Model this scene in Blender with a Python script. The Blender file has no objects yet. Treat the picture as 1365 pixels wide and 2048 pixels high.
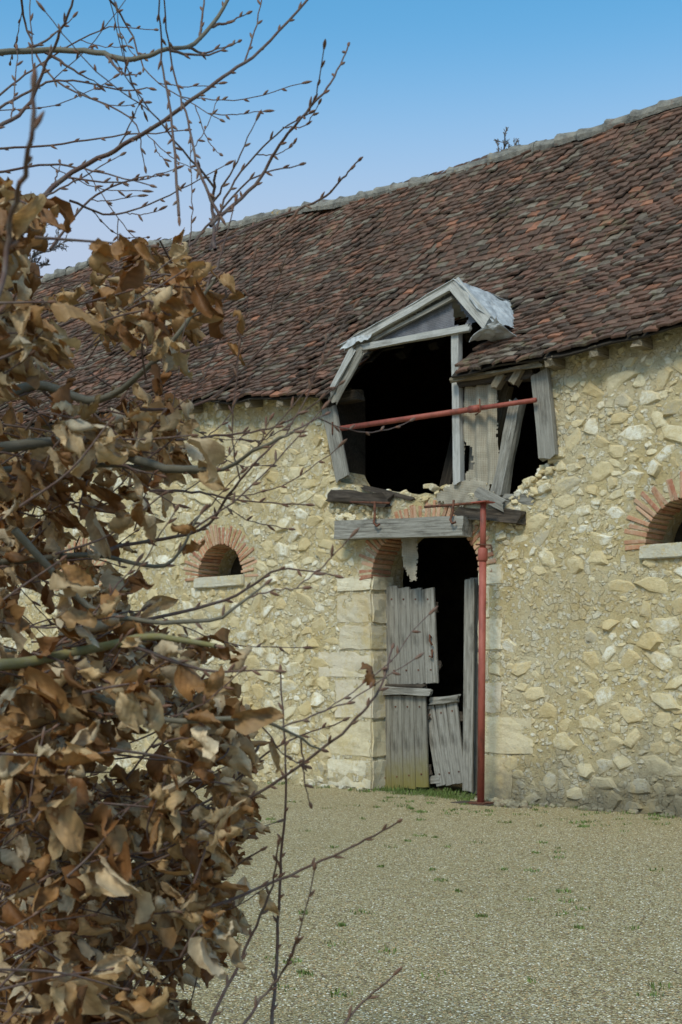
import bpy, bmesh, math, random
import numpy as np
from mathutils import Vector, Matrix, noise, Euler
random.seed(7); np.random.seed(7)
F=2500.0; H=1.43
S=bpy.context.scene
S.view_settings.view_transform='Standard'; S.view_settings.look='None'; S.view_settings.exposure=0
SA,CA=.734,.679
# ---------- survey helper: sight line (x,y) of the photo -> barn coordinates (s along wall, q into barn, z up)
def W(x,y,q=0.0):
    u=x-682.5
    X0=1.585+CA*q; Z0=14+SA*q
    s=(u*Z0-X0*F)/(SA*F+CA*u)
    Z=Z0-CA*s
    return (s,q,H+(1345-y)*Z/F)
def C(x,y,d):  # sight line -> world at distance d
    return Vector(((x-682.5)*d/F,d,H+(1345-y)*d/F))
def nz(*a): return noise.noise(Vector(a))
# ---------- objects
def empty(name,parent=None):
    e=bpy.data.objects.new(name,None); S.collection.objects.link(e)
    if parent: e.parent=parent
    return e
def mk(name,verts,faces,mat,parent=None,cols=None,smooth=False):
    me=bpy.data.meshes.new(name); me.from_pydata([tuple(v) for v in verts],[],faces); 
    if cols is not None:
        a=me.color_attributes.new('Col','FLOAT_COLOR','POINT')
        c=np.ones((len(verts),4),dtype=np.float32); c[:,:3]=np.array(cols,dtype=np.float32)
        a.data.foreach_set('color',c.ravel())
    me.materials.append(mat)
    if smooth: me.polygons.foreach_set('use_smooth',[True]*len(me.polygons))
    me.update()
    o=bpy.data.objects.new(name,me); S.collection.objects.link(o)
    if parent: o.parent=parent
    return o
# ---------- materials
class M:
    def __init__(s,name,rough=.9,spec=.2):
        s.m=bpy.data.materials.new(name); s.m.use_nodes=True; s.t=s.m.node_tree; s.n=s.t.nodes
        s.b=s.n['Principled BSDF']; s.b.inputs['Roughness'].default_value=rough
        s.b.inputs['Specular IOR Level'].default_value=spec
        s.tc=s.n.new('ShaderNodeTexCoord')
    def L(s,a,b): s.t.links.new(a,b)
    def map(s,scale=(1,1,1),src='Object'):
        m=s.n.new('ShaderNodeMapping'); m.inputs['Scale'].default_value=scale
        s.L(s.tc.outputs[src],m.inputs['Vector']); return m.outputs[0]
    def noise(s,scale,det=6,rough=.6,vec=None,dist=0):
        n=s.n.new('ShaderNodeTexNoise'); n.inputs['Scale'].default_value=scale; n.inputs['Detail'].default_value=det
        n.inputs['Roughness'].default_value=rough; n.inputs['Distortion'].default_value=dist
        s.L(vec if vec is not None else s.tc.outputs['Object'],n.inputs['Vector']); return n.outputs['Fac']
    def vor(s,scale,vec=None,feat='F1',out='Distance',rnd=1):
        n=s.n.new('ShaderNodeTexVoronoi'); n.feature=feat; n.inputs['Scale'].default_value=scale
        n.inputs['Randomness'].default_value=rnd
        s.L(vec if vec is not None else s.tc.outputs['Object'],n.inputs['Vector']); return n.outputs[out]
    def warp(s,scale,amt):
        n=s.n.new('ShaderNodeTexNoise'); n.inputs['Scale'].default_value=scale; n.inputs['Detail'].default_value=3
        s.L(s.tc.outputs['Object'],n.inputs['Vector'])
        v=s.n.new('ShaderNodeVectorMath'); v.operation='MULTIPLY_ADD'; s.L(n.outputs['Color'],v.inputs[0]); v.inputs[1].default_value=(amt,)*3
        s.L(s.tc.outputs['Object'],v.inputs[2]); return v.outputs[0]
    def ramp(s,fac,stops):
        r=s.n.new('ShaderNodeValToRGB'); e=r.color_ramp.elements
        while len(e)<len(stops): e.new(.5)
        for i,(p,c) in enumerate(stops):
            e[i].position=p
            e[i].color=(c,c,c,1) if not isinstance(c,tuple) else (*c,1)
        s.L(fac,r.inputs[0]); return r.outputs[0]
    def mix(s,fac,a,b,mode='MIX'):
        m=s.n.new('ShaderNodeMix'); m.data_type='RGBA'; m.blend_type=mode
        for sock,v in ((m.inputs[0],fac),(m.inputs[6],a),(m.inputs[7],b)):
            if isinstance(v,(int,float)): sock.default_value=v
            elif isinstance(v,tuple): sock.default_value=(*v,1)
            else: s.L(v,sock)
        return m.outputs[2]
    def math(s,op,a,b=0):
        m=s.n.new('ShaderNodeMath'); m.operation=op
        for sock,v in ((m.inputs[0],a),(m.inputs[1],b)):
            if isinstance(v,(int,float)): sock.default_value=v
            else: s.L(v,sock)
        return m.outputs[0]
    def attr(s,name='Col'):
        a=s.n.new('ShaderNodeAttribute'); a.attribute_name=name; return a.outputs['Color']
    def sep(s,src='Object'):
        n=s.n.new('ShaderNodeSeparateXYZ'); s.L(s.tc.outputs[src],n.inputs[0]); return n.outputs
    def col(s,c):
        if isinstance(c,tuple): s.b.inputs['Base Color'].default_value=(*c,1)
        else: s.L(c,s.b.inputs['Base Color'])
    def bump(s,h,dist=.01,st=1.0,prev=None):
        b=s.n.new('ShaderNodeBump'); b.inputs['Distance'].default_value=dist; b.inputs['Strength'].default_value=st
        s.L(h,b.inputs['Height'])
        if prev is not None: s.L(prev,b.inputs['Normal'])
        s.L(b.outputs[0],s.b.inputs['Normal']); return b.outputs[0]
MORT=(.60,.48,.26)
def weather(m,c,st=.9):
    xyz=m.sep()
    lowv=m.math('ADD',m.math('SUBTRACT',xyz[2],m.math('MULTIPLY',xyz[0],.13)),m.math('MULTIPLY',m.noise(1.3,8,.78),1.9))
    low=m.ramp(m.math('MULTIPLY',lowv,.5),[(.44,0.0),(.76,1.0)])
    c=m.mix(m.math('MULTIPLY',m.math('SUBTRACT',1,low),st),c,(.185,.165,.115))
    st_=m.ramp(m.noise(1.5,8,.75,m.map((1,1,.4))),[(.54,0.0),(.70,.45)])
    c=m.mix(st_,c,(.42,.36,.235))
    c=m.mix(m.ramp(m.noise(4.5,8,.8),[(.59,0.0),(.70,.3)]),c,(.28,.235,.145))
    return m.mix(m.ramp(m.noise(.9,7,.7,m.map((1.4,1,.8))),[(.34,.6),(.47,0.0)]),c,(.52,.375,.155))
def mortcol(m):
    c=m.ramp(m.noise(1.7,9,.7),[(.3,(.51,.385,.175)),(.5,(.61,.50,.275)),(.68,(.68,.59,.39))])
    c=m.mix(m.ramp(m.noise(.55,5,.6),[(.47,0.0),(.62,.55)]),c,(.58,.52,.38))
    return m.mix(m.ramp(m.noise(55,6,.8),[(.34,.5),(.46,0.0)]),c,(.32,.235,.12))
m=M('lime_mortar_rubble'); 
wv_=m.warp(7,.06)
c=mortcol(m)
def chips(sc,thr,c):
    cc_=m.vor(sc,wv_,out='Color'); ce=m.vor(sc,wv_,feat='DISTANCE_TO_EDGE')
    sp=m.n.new('ShaderNodeSeparateColor'); m.L(cc_,sp.inputs[0])
    cm=m.math('MULTIPLY',m.ramp(ce,[(.03,0.0),(.12,1.0)]),m.ramp(sp.outputs[0],[(thr,0.0),(thr+.04,1.0)]))
    return m.mix(m.math('MULTIPLY',cm,.7),c,m.ramp(sp.outputs[1],[(0,(.56,.42,.21)),(.35,(.70,.61,.41)),(.8,(.80,.75,.61))])),cm
c,c1=chips(12,.6,c); c,c2=chips(26,.66,c)
c=m.mix(m.ramp(m.noise(30,6,.75),[(.32,.6),(.44,0.0)]),c,(.26,.19,.09))
m.col(weather(m,c))
h=m.math('ADD',m.math('ADD',m.noise(8,9,.72),m.math('MULTIPLY',c1,.3)),m.math('MULTIPLY',c2,.15))
b=m.bump(h,.06,1); m.bump(m.noise(60,6,.75),.012,1,b)
MW=m.m
def stonemat(name,bumpd=.02,sc=1.0,thr=.5):
    m=M(name); c=m.attr()
    c=m.mix(m.ramp(m.noise(45*sc,5,.7),[(.52,0.0),(.72,.3)]),c,(.80,.76,.64))
    c=m.mix(m.ramp(m.noise(22*sc,6,.75),[(.3,.5),(.40,0.0)]),c,(.30,.225,.115))
    k=m.math('MAXIMUM',m.ramp(m.noise(2.6,9,.78),[(thr-.02,0.0),(thr+.07,.88)]),m.ramp(m.noise(11,8,.78),[(thr+.01,0.0),(thr+.08,.9)]))
    c=m.mix(k,c,mortcol(m))
    m.col(weather(m,c)); b=m.bump(m.noise(12*sc,8,.75),bumpd,.9); m.bump(m.noise(80,4,.7),.006,.9,b); return m.m
MS=stonemat('limestone_rubble',.03); MQ=stonemat('dressed_limestone',.035,.5,.53)
m=M('old_brick'); c=m.attr(); c=m.mix(m.ramp(m.noise(20,7,.7),[(.42,0.0),(.7,.6)]),c,(.54,.44,.31))
c=m.mix(m.ramp(m.noise(9,5,.7),[(.3,.5),(.45,0.0)]),c,(.18,.11,.07))
m.col(c); m.bump(m.noise(40,6,.7),.008,.8); MB=m.m
m=M('clay_tile',.92,.08); c=m.attr()
c=m.mix(m.ramp(m.noise(7,8,.75),[(.44,0.0),(.66,.7)]),c,(.06,.041,.031))
c=m.mix(m.ramp(m.noise(24,6,.75),[(.54,0.0),(.68,.65)]),c,(.22,.175,.125))
c=m.mix(m.ramp(m.noise(3.2,8,.78,dist=.5),[(.56,0.0),(.65,.7)]),c,(.16,.145,.085))
c=m.mix(m.ramp(m.noise(1.1,8,.75),[(.52,0.0),(.66,.6)]),c,(.058,.043,.033))
m.col(c); m.bump(m.noise(50,6,.7),.008,.9); MT=m.m
m=M('ridge_mortar'); c=m.ramp(m.noise(6,7,.7),[(.35,(.10,.095,.085)),(.5,(.21,.20,.175)),(.65,(.30,.28,.235))])
c=m.mix(m.ramp(m.noise(2.2,6,.75),[(.6,0.0),(.66,.85)]),c,(.36,.22,.05)); c=m.mix(m.ramp(m.noise(3.1,6,.7),[(.3,.7),(.4,0.0)]),c,(.14,.07,.045))
m.col(c); m.bump(m.noise(25,6,.7),.02,.9); MR=m.m
def wood(name,c0,c1,c2,moss=False):
    m=M(name,.85); v=m.map((1.2,24,24))
    oi=m.n.new('ShaderNodeObjectInfo')
    g=m.noise(2.0,8,.65,v,.1)
    c=m.ramp(g,[(.3,c0),(.5,c1),(.7,c2)])
    c=m.mix(m.ramp(m.noise(2,6,.7,m.map((1.5,4,4))),[(.52,0.0),(.68,.6)]),c,tuple(k*.6 for k in c0))
    c=m.mix(m.ramp(m.noise(3,4,.7,m.map((.7,45,45))),[(.60,0.0),(.66,.8)]),c,tuple(k*.25 for k in c0))
    c=m.mix(m.ramp(oi.outputs['Random'],[(0,0.0),(1,.35)]),c,tuple(k*.6 for k in c1))
    if moss:
        x=m.sep('Object')
        c=m.mix(m.ramp(m.math('ADD',x[0],m.math('MULTIPLY',m.noise(4,6,.7),.5)),[(.28,.85),(.75,0.0)]),c,(.20,.165,.035))
    m.col(c); m.bump(g,.006,.9); return m.m
WG=wood('weathered_wood',(.12,.108,.088),(.27,.255,.22),(.38,.365,.325))
WL=wood('pale_weathered_wood',(.27,.265,.245),(.47,.46,.43),(.57,.565,.54))
WD=wood('dark_old_wood',(.03,.025,.02),(.07,.055,.042),(.13,.105,.08))
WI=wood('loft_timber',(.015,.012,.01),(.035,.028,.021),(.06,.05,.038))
WB=wood('brown_old_wood',(.10,.08,.05),(.22,.18,.125),(.31,.27,.2))
WM=wood('mossy_door_wood',(.10,.09,.07),(.22,.205,.17),(.31,.295,.25),True)
m=M('red_oxide_paint',.6,.4); c=m.ramp(m.noise(7,7,.7,m.map((1,1,.4))),[(.35,(.15,.045,.03)),(.5,(.29,.07,.047)),(.7,(.37,.11,.075))]); m.col(c); m.bump(m.noise(40,5,.7),.002,.6); RP=m.m
m=M('rusty_iron',.8); c=m.ramp(m.noise(20,6,.7),[(.35,(.05,.025,.018)),(.65,(.2,.08,.045))]); m.col(c); RI=m.m
def nettmat(name,a,b_):
    m=M(name,.9)
    wv=m.n.new('ShaderNodeTexWave'); wv.inputs['Scale'].default_value=16; wv.bands_direction='X'; wv.inputs['Distortion'].default_value=.6; m.L(m.tc.outputs['Object'],wv.inputs[0])
    wz=m.n.new('ShaderNodeTexWave'); wz.inputs['Scale'].default_value=16; wz.bands_direction='Z'; wz.inputs['Distortion'].default_value=.6; m.L(m.tc.outputs['Object'],wz.inputs[0])
    g=m.math('MAXIMUM',wv.outputs['Fac'],wz.outputs['Fac'])
    c=m.mix(m.ramp(g,[(.5,.7),(.95,0.0)]),a,b_); c=m.mix(m.ramp(m.noise(5,6,.7),[(.4,.6),(.65,0.0)]),c,b_)
    m.col(c); m.bump(g,.004,.7); return m.m
NG=nettmat('grey_netting',(.23,.23,.25),(.07,.07,.08)); NC=nettmat('sackcloth',(.43,.39,.31),(.25,.215,.16))
m=M('zinc_flashing',.6,.4); c=m.ramp(m.noise(6,7,.7),[(.3,(.30,.31,.31)),(.6,(.52,.53,.53)),(.75,(.64,.64,.62))]); m.col(c); m.bump(m.noise(7,5,.7),.03,.9); ZN=m.m
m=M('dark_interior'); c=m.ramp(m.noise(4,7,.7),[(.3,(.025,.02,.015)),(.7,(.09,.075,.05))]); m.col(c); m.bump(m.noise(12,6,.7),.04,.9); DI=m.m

# ---------- barn
barn=empty('stone_barn'); barn.location=(1.585,14,0); barn.rotation_euler=(0,0,-math.atan2(CA,SA))
ev=sorted([W(x,y,-.28)[::2] for x,y in [(1365,652),(1230,684),(1080,719),(905,753),(640,793),(460,802),(200,832),(0,862)]])
rg=sorted([W(x,y,3.5)[::2] for x,y in [(1365,212),(1065,305),(760,392),(560,432),(210,520)]])
def eave(s): return float(np.interp(s,[a for a,_ in ev],[b for _,b in ev]))
def ridge(s): return float(np.interp(s,[a for a,_ in rg],[b for _,b in rg]))+.05*nz(s*.8,3,0)
def roof(s,q):
    t=(q+.28)/3.78
    e=eave(s); R=ridge(s)
    return e+(R-e)*(t-.045*math.sin(math.pi*min(max(t,0),1)))+.10*nz(s*.55,q*.6,1.7)*min(1,max(0,t*4))+.06*nz(s*1.7,q*1.5,5)
GA=W(913,566,-.10); GL=W(694,690,-.10); GR=W(985,640,-.10)
def qof(s,z):
    for i in range(400):
        q=-.28+i*.01
        if roof(s,q)>=z: return q
    return 3
qA=qof(GA[0],GA[2]); qL=qof(GL[0],GL[2]); qR=qof(GR[0],GR[2])
eL=W(650,795,-.28)[0]; eR=W(905,755,-.28)[0]; sM=W(938,672,-.15)[0]
hole=[(eL,-.6),(eL,-.28),(GL[0]+.05,qL),(GA[0],qA+.02),(GR[0]-.05,qR),(sM,qR-.12),(eR,-.28),(eR,-.6)]
def inpoly(p,poly):
    x,y=p; r=False; j=len(poly)-1
    for i in range(len(poly)):
        xi,yi=poly[i]; xj,yj=poly[j]
        if (yi>y)!=(yj>y) and x<(xj-xi)*(y-yi)/(yj-yi)+xi: r=not r
        j=i
    return r
SL,SR=-24.0,7.0
V=[];Fc=[];Cl=[]
pal=[((.115,.072,.054),7),((.145,.083,.060),6),((.17,.09,.064),4),((.21,.105,.070),1.8),((.28,.125,.075),.6),((.18,.15,.115),2.8),((.08,.058,.046),4)]
pc=[p for p,_ in pal]; pw=[w for _,w in pal]
row=0; q=-.28; TW=.165
while q<3.46:
    off=(row%2)*TW/2+random.uniform(-.03,.03)
    n=int((SR-SL)/TW)
    for i in range(n):
        s=SL+off+i*TW+random.gauss(0,.008)
        qq=q+random.gauss(0,.004)+(random.choice((-1,1))*.018 if random.random()<.06 else 0)+.026*nz(s*1.0,row*.3,9)+.012*nz(s*3,row*.9,19)
        if inpoly((s,qq+.03),hole) or inpoly((s,qq+.1),hole): continue
        if random.random()<.006 and row>2: continue
        w=TW*.5-random.uniform(.001,.004); L=.175
        lift=.056+random.gauss(0,.004)+(.024 if random.random()<.05 else 0)+.012*nz(s*2,row*.5,40); th=.024
        tw=random.gauss(0,.007); sk=random.gauss(0,.012)
        b=len(V); z0=roof(s,qq); z1=roof(s,qq+L)
        crown=random.uniform(.002,.009)
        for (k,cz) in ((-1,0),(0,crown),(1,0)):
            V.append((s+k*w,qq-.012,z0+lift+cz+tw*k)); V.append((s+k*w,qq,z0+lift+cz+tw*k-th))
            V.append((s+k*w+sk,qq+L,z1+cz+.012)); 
        for a in (0,3):
            Fc.append((b+a,b+a+3,b+a+5,b+a+2)); Fc.append((b+a+1,b+a+4,b+a+3,b+a)); Fc.append((b+a+1,b+a+2,b+a+5,b+a+4))
        Fc.append((b,b+2,b+1)); Fc.append((b+6,b+7,b+8))
        g=nz(s*.5,qq*.8,20)
        c=random.choices(pc,weights=[pw[0]*(1+g),pw[1],pw[2],pw[3]*(1-g*1.2)+(.9 if row<3 else 0),pw[4]*(1-g*1.5)+(2.5 if row==0 else 0),pw[5],pw[6]*(1+g)])[0]
        k=random.uniform(.8,1.22)*1.12; c=tuple(k*v for v in c); cd=tuple(.4*v for v in c); Cl+=[c,cd,tuple(.7*v for v in c)]*3  # cd: shadow line under each course, painted into the lower tile edges
    row+=1; q+=.076
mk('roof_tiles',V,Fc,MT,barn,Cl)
V=[];Fc=[]
NS=int((SR-SL)/.12); NQ=40
for j in range(NQ+1):
    for i in range(NS+1):
        s=SL+i*.12; q=-.26+j*3.76/NQ; V.append((s,q,roof(s,q)-.012))
for j in range(NQ):
    for i in range(NS):
        s=SL+(i+.5)*.12; q=-.26+(j+.5)*3.76/NQ
        if inpoly((s,q),hole): continue
        a=j*(NS+1)+i; Fc.append((a,a+1,a+NS+2,a+NS+1))
dk=mk('light_blocking_deck',V,Fc,WI,barn)  # continuous deck hidden under the tiles, added to block light
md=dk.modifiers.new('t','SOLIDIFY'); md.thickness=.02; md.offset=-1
V=[];Fc=[]
for i in range(63):
    s=SL+i*.5; V+=[(s,3.5,ridge(s)+.02),(s,7.4,eave(s)-.05)]
    if i: a=2*i; Fc.append((a-2,a,a+1,a-1))
bk=mk('rear_roof_slope',V,Fc,MT,barn,[(.12,.06,.04)]*len(V)); md=bk.modifiers.new('t','SOLIDIFY'); md.thickness=.06
V=[];Fc=[]
s=SL
while s<SR:
    L=random.uniform(.33,.42); r=random.uniform(.10,.13); b=len(V); zz=random.uniform(-.02,.02)
    for k,(ds,rr) in enumerate([(0,r*1.22),(L*.25,r*1.0),(L*.8,r*.9),(L+.02,r*1.08)]):
        for a in range(9):
            an=math.pi*(a/8*1.3-.15); st=s+ds
            V.append((st,3.5-math.cos(an)*rr*1.15,ridge(st)+zz-.02+math.sin(an)*rr+.03*nz(st*9,an*3,1)))
    for k in range(3):
        for a in range(8):
            p=b+k*9+a; Fc.append((p,p+1,p+10,p+9))
    for a in range(1,8): Fc.append((b,b+a+1,b+a))
    s+=L
mk('ridge_tiles',V,Fc,MR,barn)
# ---------- front wall
dZ=2.60; dB=.57
s0=W(745,1200)[0]; s1=W(957,1200)[0]; dC=(s0+s1)/2; dA=(s1-s0)/2
wins=[(-4.40,2.74),(2.48,2.72),(-7.6,2.76),(-11.2,2.76),(5.9,2.74)]
op=[W(x,y)[::2] for x,y in [(1082,700),(1078,790),(1090,900),(1108,930),(1100,948),(1062,962),(1040,985),(1010,1000),(960,992),(900,985),(840,988),(770,982),(715,975),(690,965),(668,955),(655,880),(640,800),(640,740)]]
outer=[(SL,-.3),(SR,-.3)]
s=SR
while s>op[0][0]+.2: outer.append((s,roof(s,.3)-.32)); s-=.3
opr=[]
for i in range(len(op)-1):
    a,b=op[i],op[i+1]; n=max(1,int(math.hypot(a[0]-b[0],a[1]-b[1])/.1))
    for k in range(n):
        t=k/n; j=.025 if 0<i<len(op)-2 else 0
        opr.append((a[0]+(b[0]-a[0])*t+random.uniform(-j,j),a[1]+(b[1]-a[1])*t+random.uniform(-j,j)))
opr.append(op[-1])
opr[0]=(op[0][0],roof(op[0][0],0)-.05); opr[-1]=(op[-1][0],roof(op[-1][0],0)-.05)
outer+=opr
s=op[-1][0]-.2
while s>SL: outer.append((s,roof(s,.3)-.32)); s-=.3
outer.append((SL,roof(SL,.3)-.32))
door=[(dC-dA-.02,0.002),(dC+dA+.02,0.002)]+[(dC+(dA+.02)*math.cos(a),dZ+(dB+.02)*math.sin(a)) for a in np.linspace(0,math.pi,24)]
holes=[door]
for (ws,wz) in wins: holes.append([(ws+.46*math.cos(a),wz+.45*math.sin(a)) for a in np.linspace(0,math.pi,20)])
cu=bpy.data.curves.new('w','CURVE'); cu.dimensions='2D'; cu.fill_mode='BOTH'; cu.extrude=.3
for poly in [outer]+holes:
    sp=cu.splines.new('POLY'); sp.points.add(len(poly)-1); sp.use_cyclic_u=True
    for p,(a,b) in zip(sp.points,poly): p.co=(a,b,0,1)
co=bpy.data.objects.new('w',cu); S.collection.objects.link(co); bpy.context.view_layer.update()
me=bpy.data.meshes.new_from_object(co.evaluated_get(bpy.context.evaluated_depsgraph_get()))
bpy.data.objects.remove(co)
me.transform(Matrix.Translation((0,.3,0))@Matrix.Rotation(math.radians(90),4,'X'))
me.materials.clear(); me.materials.append(MW)
o=bpy.data.objects.new('front_wall',me); S.collection.objects.link(o); o.parent=barn
def box(name,a,b,mat,parent=barn):
    (x0,y0,z0),(x1,y1,z1)=a,b
    V=[(x0,y0,z0),(x1,y0,z0),(x1,y1,z0),(x0,y1,z0),(x0,y0,z1),(x1,y0,z1),(x1,y1,z1),(x0,y1,z1)]
    return mk(name,V,[(0,3,2,1),(4,5,6,7),(0,1,5,4),(1,2,6,5),(2,3,7,6),(3,0,4,7)],mat,parent)
jl=W(664,900)[0]; box('jamb_shade_box',(jl-.12,.03,3.62),(jl+.01,.62,4.95),WI)  # added dark box covering the left reveal, stands in for its shade
V=[];Fc=[]
for i in range(32):
    s=SL+i; V+=[(s,6.6,-.3),(s,6.6,eave(s)+.62),(s,7.2,-.3),(s,7.2,eave(s)+.02)]
    if i: a=4*i; Fc+=[(a-4,a,a+1,a-3),(a-3,a+1,a+3,a-1),(a-1,a+3,a+2,a-2)]
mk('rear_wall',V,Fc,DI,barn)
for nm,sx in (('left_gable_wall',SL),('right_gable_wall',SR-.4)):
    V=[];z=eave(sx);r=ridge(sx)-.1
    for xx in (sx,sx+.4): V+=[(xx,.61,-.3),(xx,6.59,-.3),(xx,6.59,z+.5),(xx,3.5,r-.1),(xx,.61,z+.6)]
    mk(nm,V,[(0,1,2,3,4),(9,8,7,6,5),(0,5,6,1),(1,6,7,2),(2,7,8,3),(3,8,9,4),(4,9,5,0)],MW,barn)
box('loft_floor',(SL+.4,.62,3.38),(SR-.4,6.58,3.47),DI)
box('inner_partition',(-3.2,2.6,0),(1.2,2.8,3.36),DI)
def blocked(s,z,r):
    if z<.0 or z>roof(s,.0)-.16: return True
    if inpoly((s,z),opr) or any(inpoly((s+dx,z+dz),opr) for dx,dz in ((r,0),(-r,0),(0,r),(0,-r))): return True
    if z<dZ and dC-dA-.10-r<s<dC+dA+.10+r: return True
    if z>=dZ-.1 and ((s-dC)/(dA+.28+r*.6))**2+((z-dZ)/(dB+.28+r*.6))**2<1: return True
    for ws,wz in wins:
        if math.hypot(s-ws,z-wz)<.77+r*.6 and z>wz-.18: return True
    for (x0,z0,x1,z1) in qz:
        if x0-r*.3<s<x1+r*.3 and z0-r*.3<z<z1+r*.3: return True
    return False
QB=[(676,1150,746,1184,0),(668,1186,746,1248,0),(683,1250,747,1299,0),(646,1301,748,1355,0),(672,1357,750,1436,0),(664,1438,752,1514,0),(656,1516,755,1590,0),
    (957,1130,1012,1170,1),(957,1172,985,1235,1),(957,1237,1006,1300,1),(957,1302,985,1360,1),(957,1362,1004,1428,1),(957,1430,1062,1508,1),(957,1510,1020,1600,1)]
qz=[]
for (x0,y0,x1,y1,side) in QB:
    a=W(x0,y1);b=W(x1,y0)
    zl=W((x0+x1)/2,y1)[2]; zh=W((x0+x1)/2,y0)[2]
    qz.append([a[0] if side==0 else s1, max(zl,.0), s0 if side==0 else b[0], zh])
for grp in (qz[:7],qz[7:]):
    for i in range(len(grp)-1): grp[i][1]=grp[i+1][3]+.004
    grp[-1][1]=0
cell={}
cands=[]
for _ in range(60000):
    s=random.uniform(-13,5.2); z=random.uniform(0.02,5.5)
    r=random.choice([.014,.018,.022,.028,.034,.042,.052,.065,.08,.095])*random.uniform(.8,1.25)
    dens=.42+1.25*nz(s*.5,z*.7,7)+.16*(s>0)
    if r>.03 and random.random()>dens+.05: continue
    if r<=.03 and random.random()>dens+.35: continue
    if r>.05 and random.random()<.35: continue
    cands.append((r,s,z))
cands.sort(key=lambda c:-(c[0]+random.uniform(0,.03)))
V=[];Fc=[];Cl=[]
spal=[((.73,.64,.43),4),((.82,.78,.65),4.4),((.60,.47,.25),2.2),((.53,.47,.34),.8),((.69,.57,.34),3)]
for r,s,z in cands:
    asp=random.uniform(1.0,1.9); ok=True
    ci,cj=int(s//.28),int(z//.28)
    for a in (-1,0,1):
        for b in (-1,0,1):
            for (r2,s2,z2) in cell.get((ci+a,cj+b),()):
                if math.hypot((s-s2)/1.3,z-z2)<(r+r2)*.90: ok=False;break
            if not ok:break
        if not ok:break
    if not ok or blocked(s,z,r): continue
    cell.setdefault((ci,cj),[]).append((r,s,z))
    k=random.randint(5,8); h=random.uniform(.002,.011)+r*.065; b=len(V)
    ph=random.random()*6; tilt=random.gauss(0,.35); tx=random.gauss(0,.15); tz=random.gauss(0,.15)
    rr=[random.uniform(.6,1.25) for _ in range(k)]
    for ring_,(f,qd) in enumerate(((1.18,.008),(.92,-h*.6),(.64,-h))):
        for i in range(k):
            an=ph+i*2*math.pi/k; ds=math.cos(an)*r*asp*rr[i]*f; dz=math.sin(an)*r*rr[i]*f/asp**.35
            ds,dz=ds*math.cos(tilt)-dz*math.sin(tilt),ds*math.sin(tilt)+dz*math.cos(tilt)
            V.append((s+ds,qd+(random.gauss(0,.002)+tx*ds+tz*dz if ring_ else 0),z+dz))
    V.append((s,-h*1.02,z))
    for rg_ in (0,1):
        for i in range(k):
            p=b+rg_*k+i; n_=b+rg_*k+(i+1)%k; Fc.append((p,n_,n_+k,p+k))
    for i in range(k): Fc.append((b+2*k+i,b+2*k+(i+1)%k,b+3*k))
    c=random.choices([x for x,_ in spal],weights=[x for _,x in spal])[0]; kk=random.uniform(.9,1.05)
    cA=tuple(kk*v for v in c); cB=tuple(.95*x+.05*y for x,y in zip(MORT,cA)); cM=tuple(.5*x+.5*y for x,y in zip(MORT,cA))
    Cl+=[cB]*k+[random.choice((cM,cA,cM)) for _ in range(k)]+[cA]*(k+1)
mk('rubble_stones',V,Fc,MS,barn,Cl)
def lump(name,x0,x1,y0,y1,z0,z1,mat,col,jit=.01,parent=barn,cuts=4,bev=.012):
    bm=bmesh.new(); bmesh.ops.create_cube(bm,size=1)
    bmesh.ops.scale(bm,vec=(x1-x0,y1-y0,z1-z0),verts=bm.verts)
    bmesh.ops.bevel(bm,geom=list(bm.edges),offset=bev,segments=2,affect='EDGES')
    bmesh.ops.subdivide_edges(bm,edges=[e for e in bm.edges if e.calc_length()>.08],cuts=cuts,use_grid_fill=True)
    cx,cy,cz=(x0+x1)/2,(y0+y1)/2,(z0+z1)/2
    for v in bm.verts:
        p=v.co+Vector((cx,cy,cz)); n=noise.noise_vector(p*5)*jit+noise.noise_vector(p*17)*jit*.6
        v.co=p+n
    V=[v.co[:] for v in bm.verts]; bm.verts.index_update(); Fc=[[v.index for v in f.verts] for f in bm.faces]; bm.free()
    return mk(name,V,Fc,mat,parent,[col]*len(V),False)
for i,(x0,z0,x1,z1) in enumerate(qz):
    c=random.choice([(.65,.56,.37),(.60,.49,.30),(.64,.56,.42),(.72,.65,.48),(.59,.52,.38)])
    lump('quoin_block',x0+random.uniform(-.09,.07)*(i<7),x1+random.uniform(-.05,.08)*(i>=7),-.012+random.uniform(-.010,.008),.42,z0+.002,z1-.002,MQ,c,.018,bev=random.uniform(.012,.03))
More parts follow.
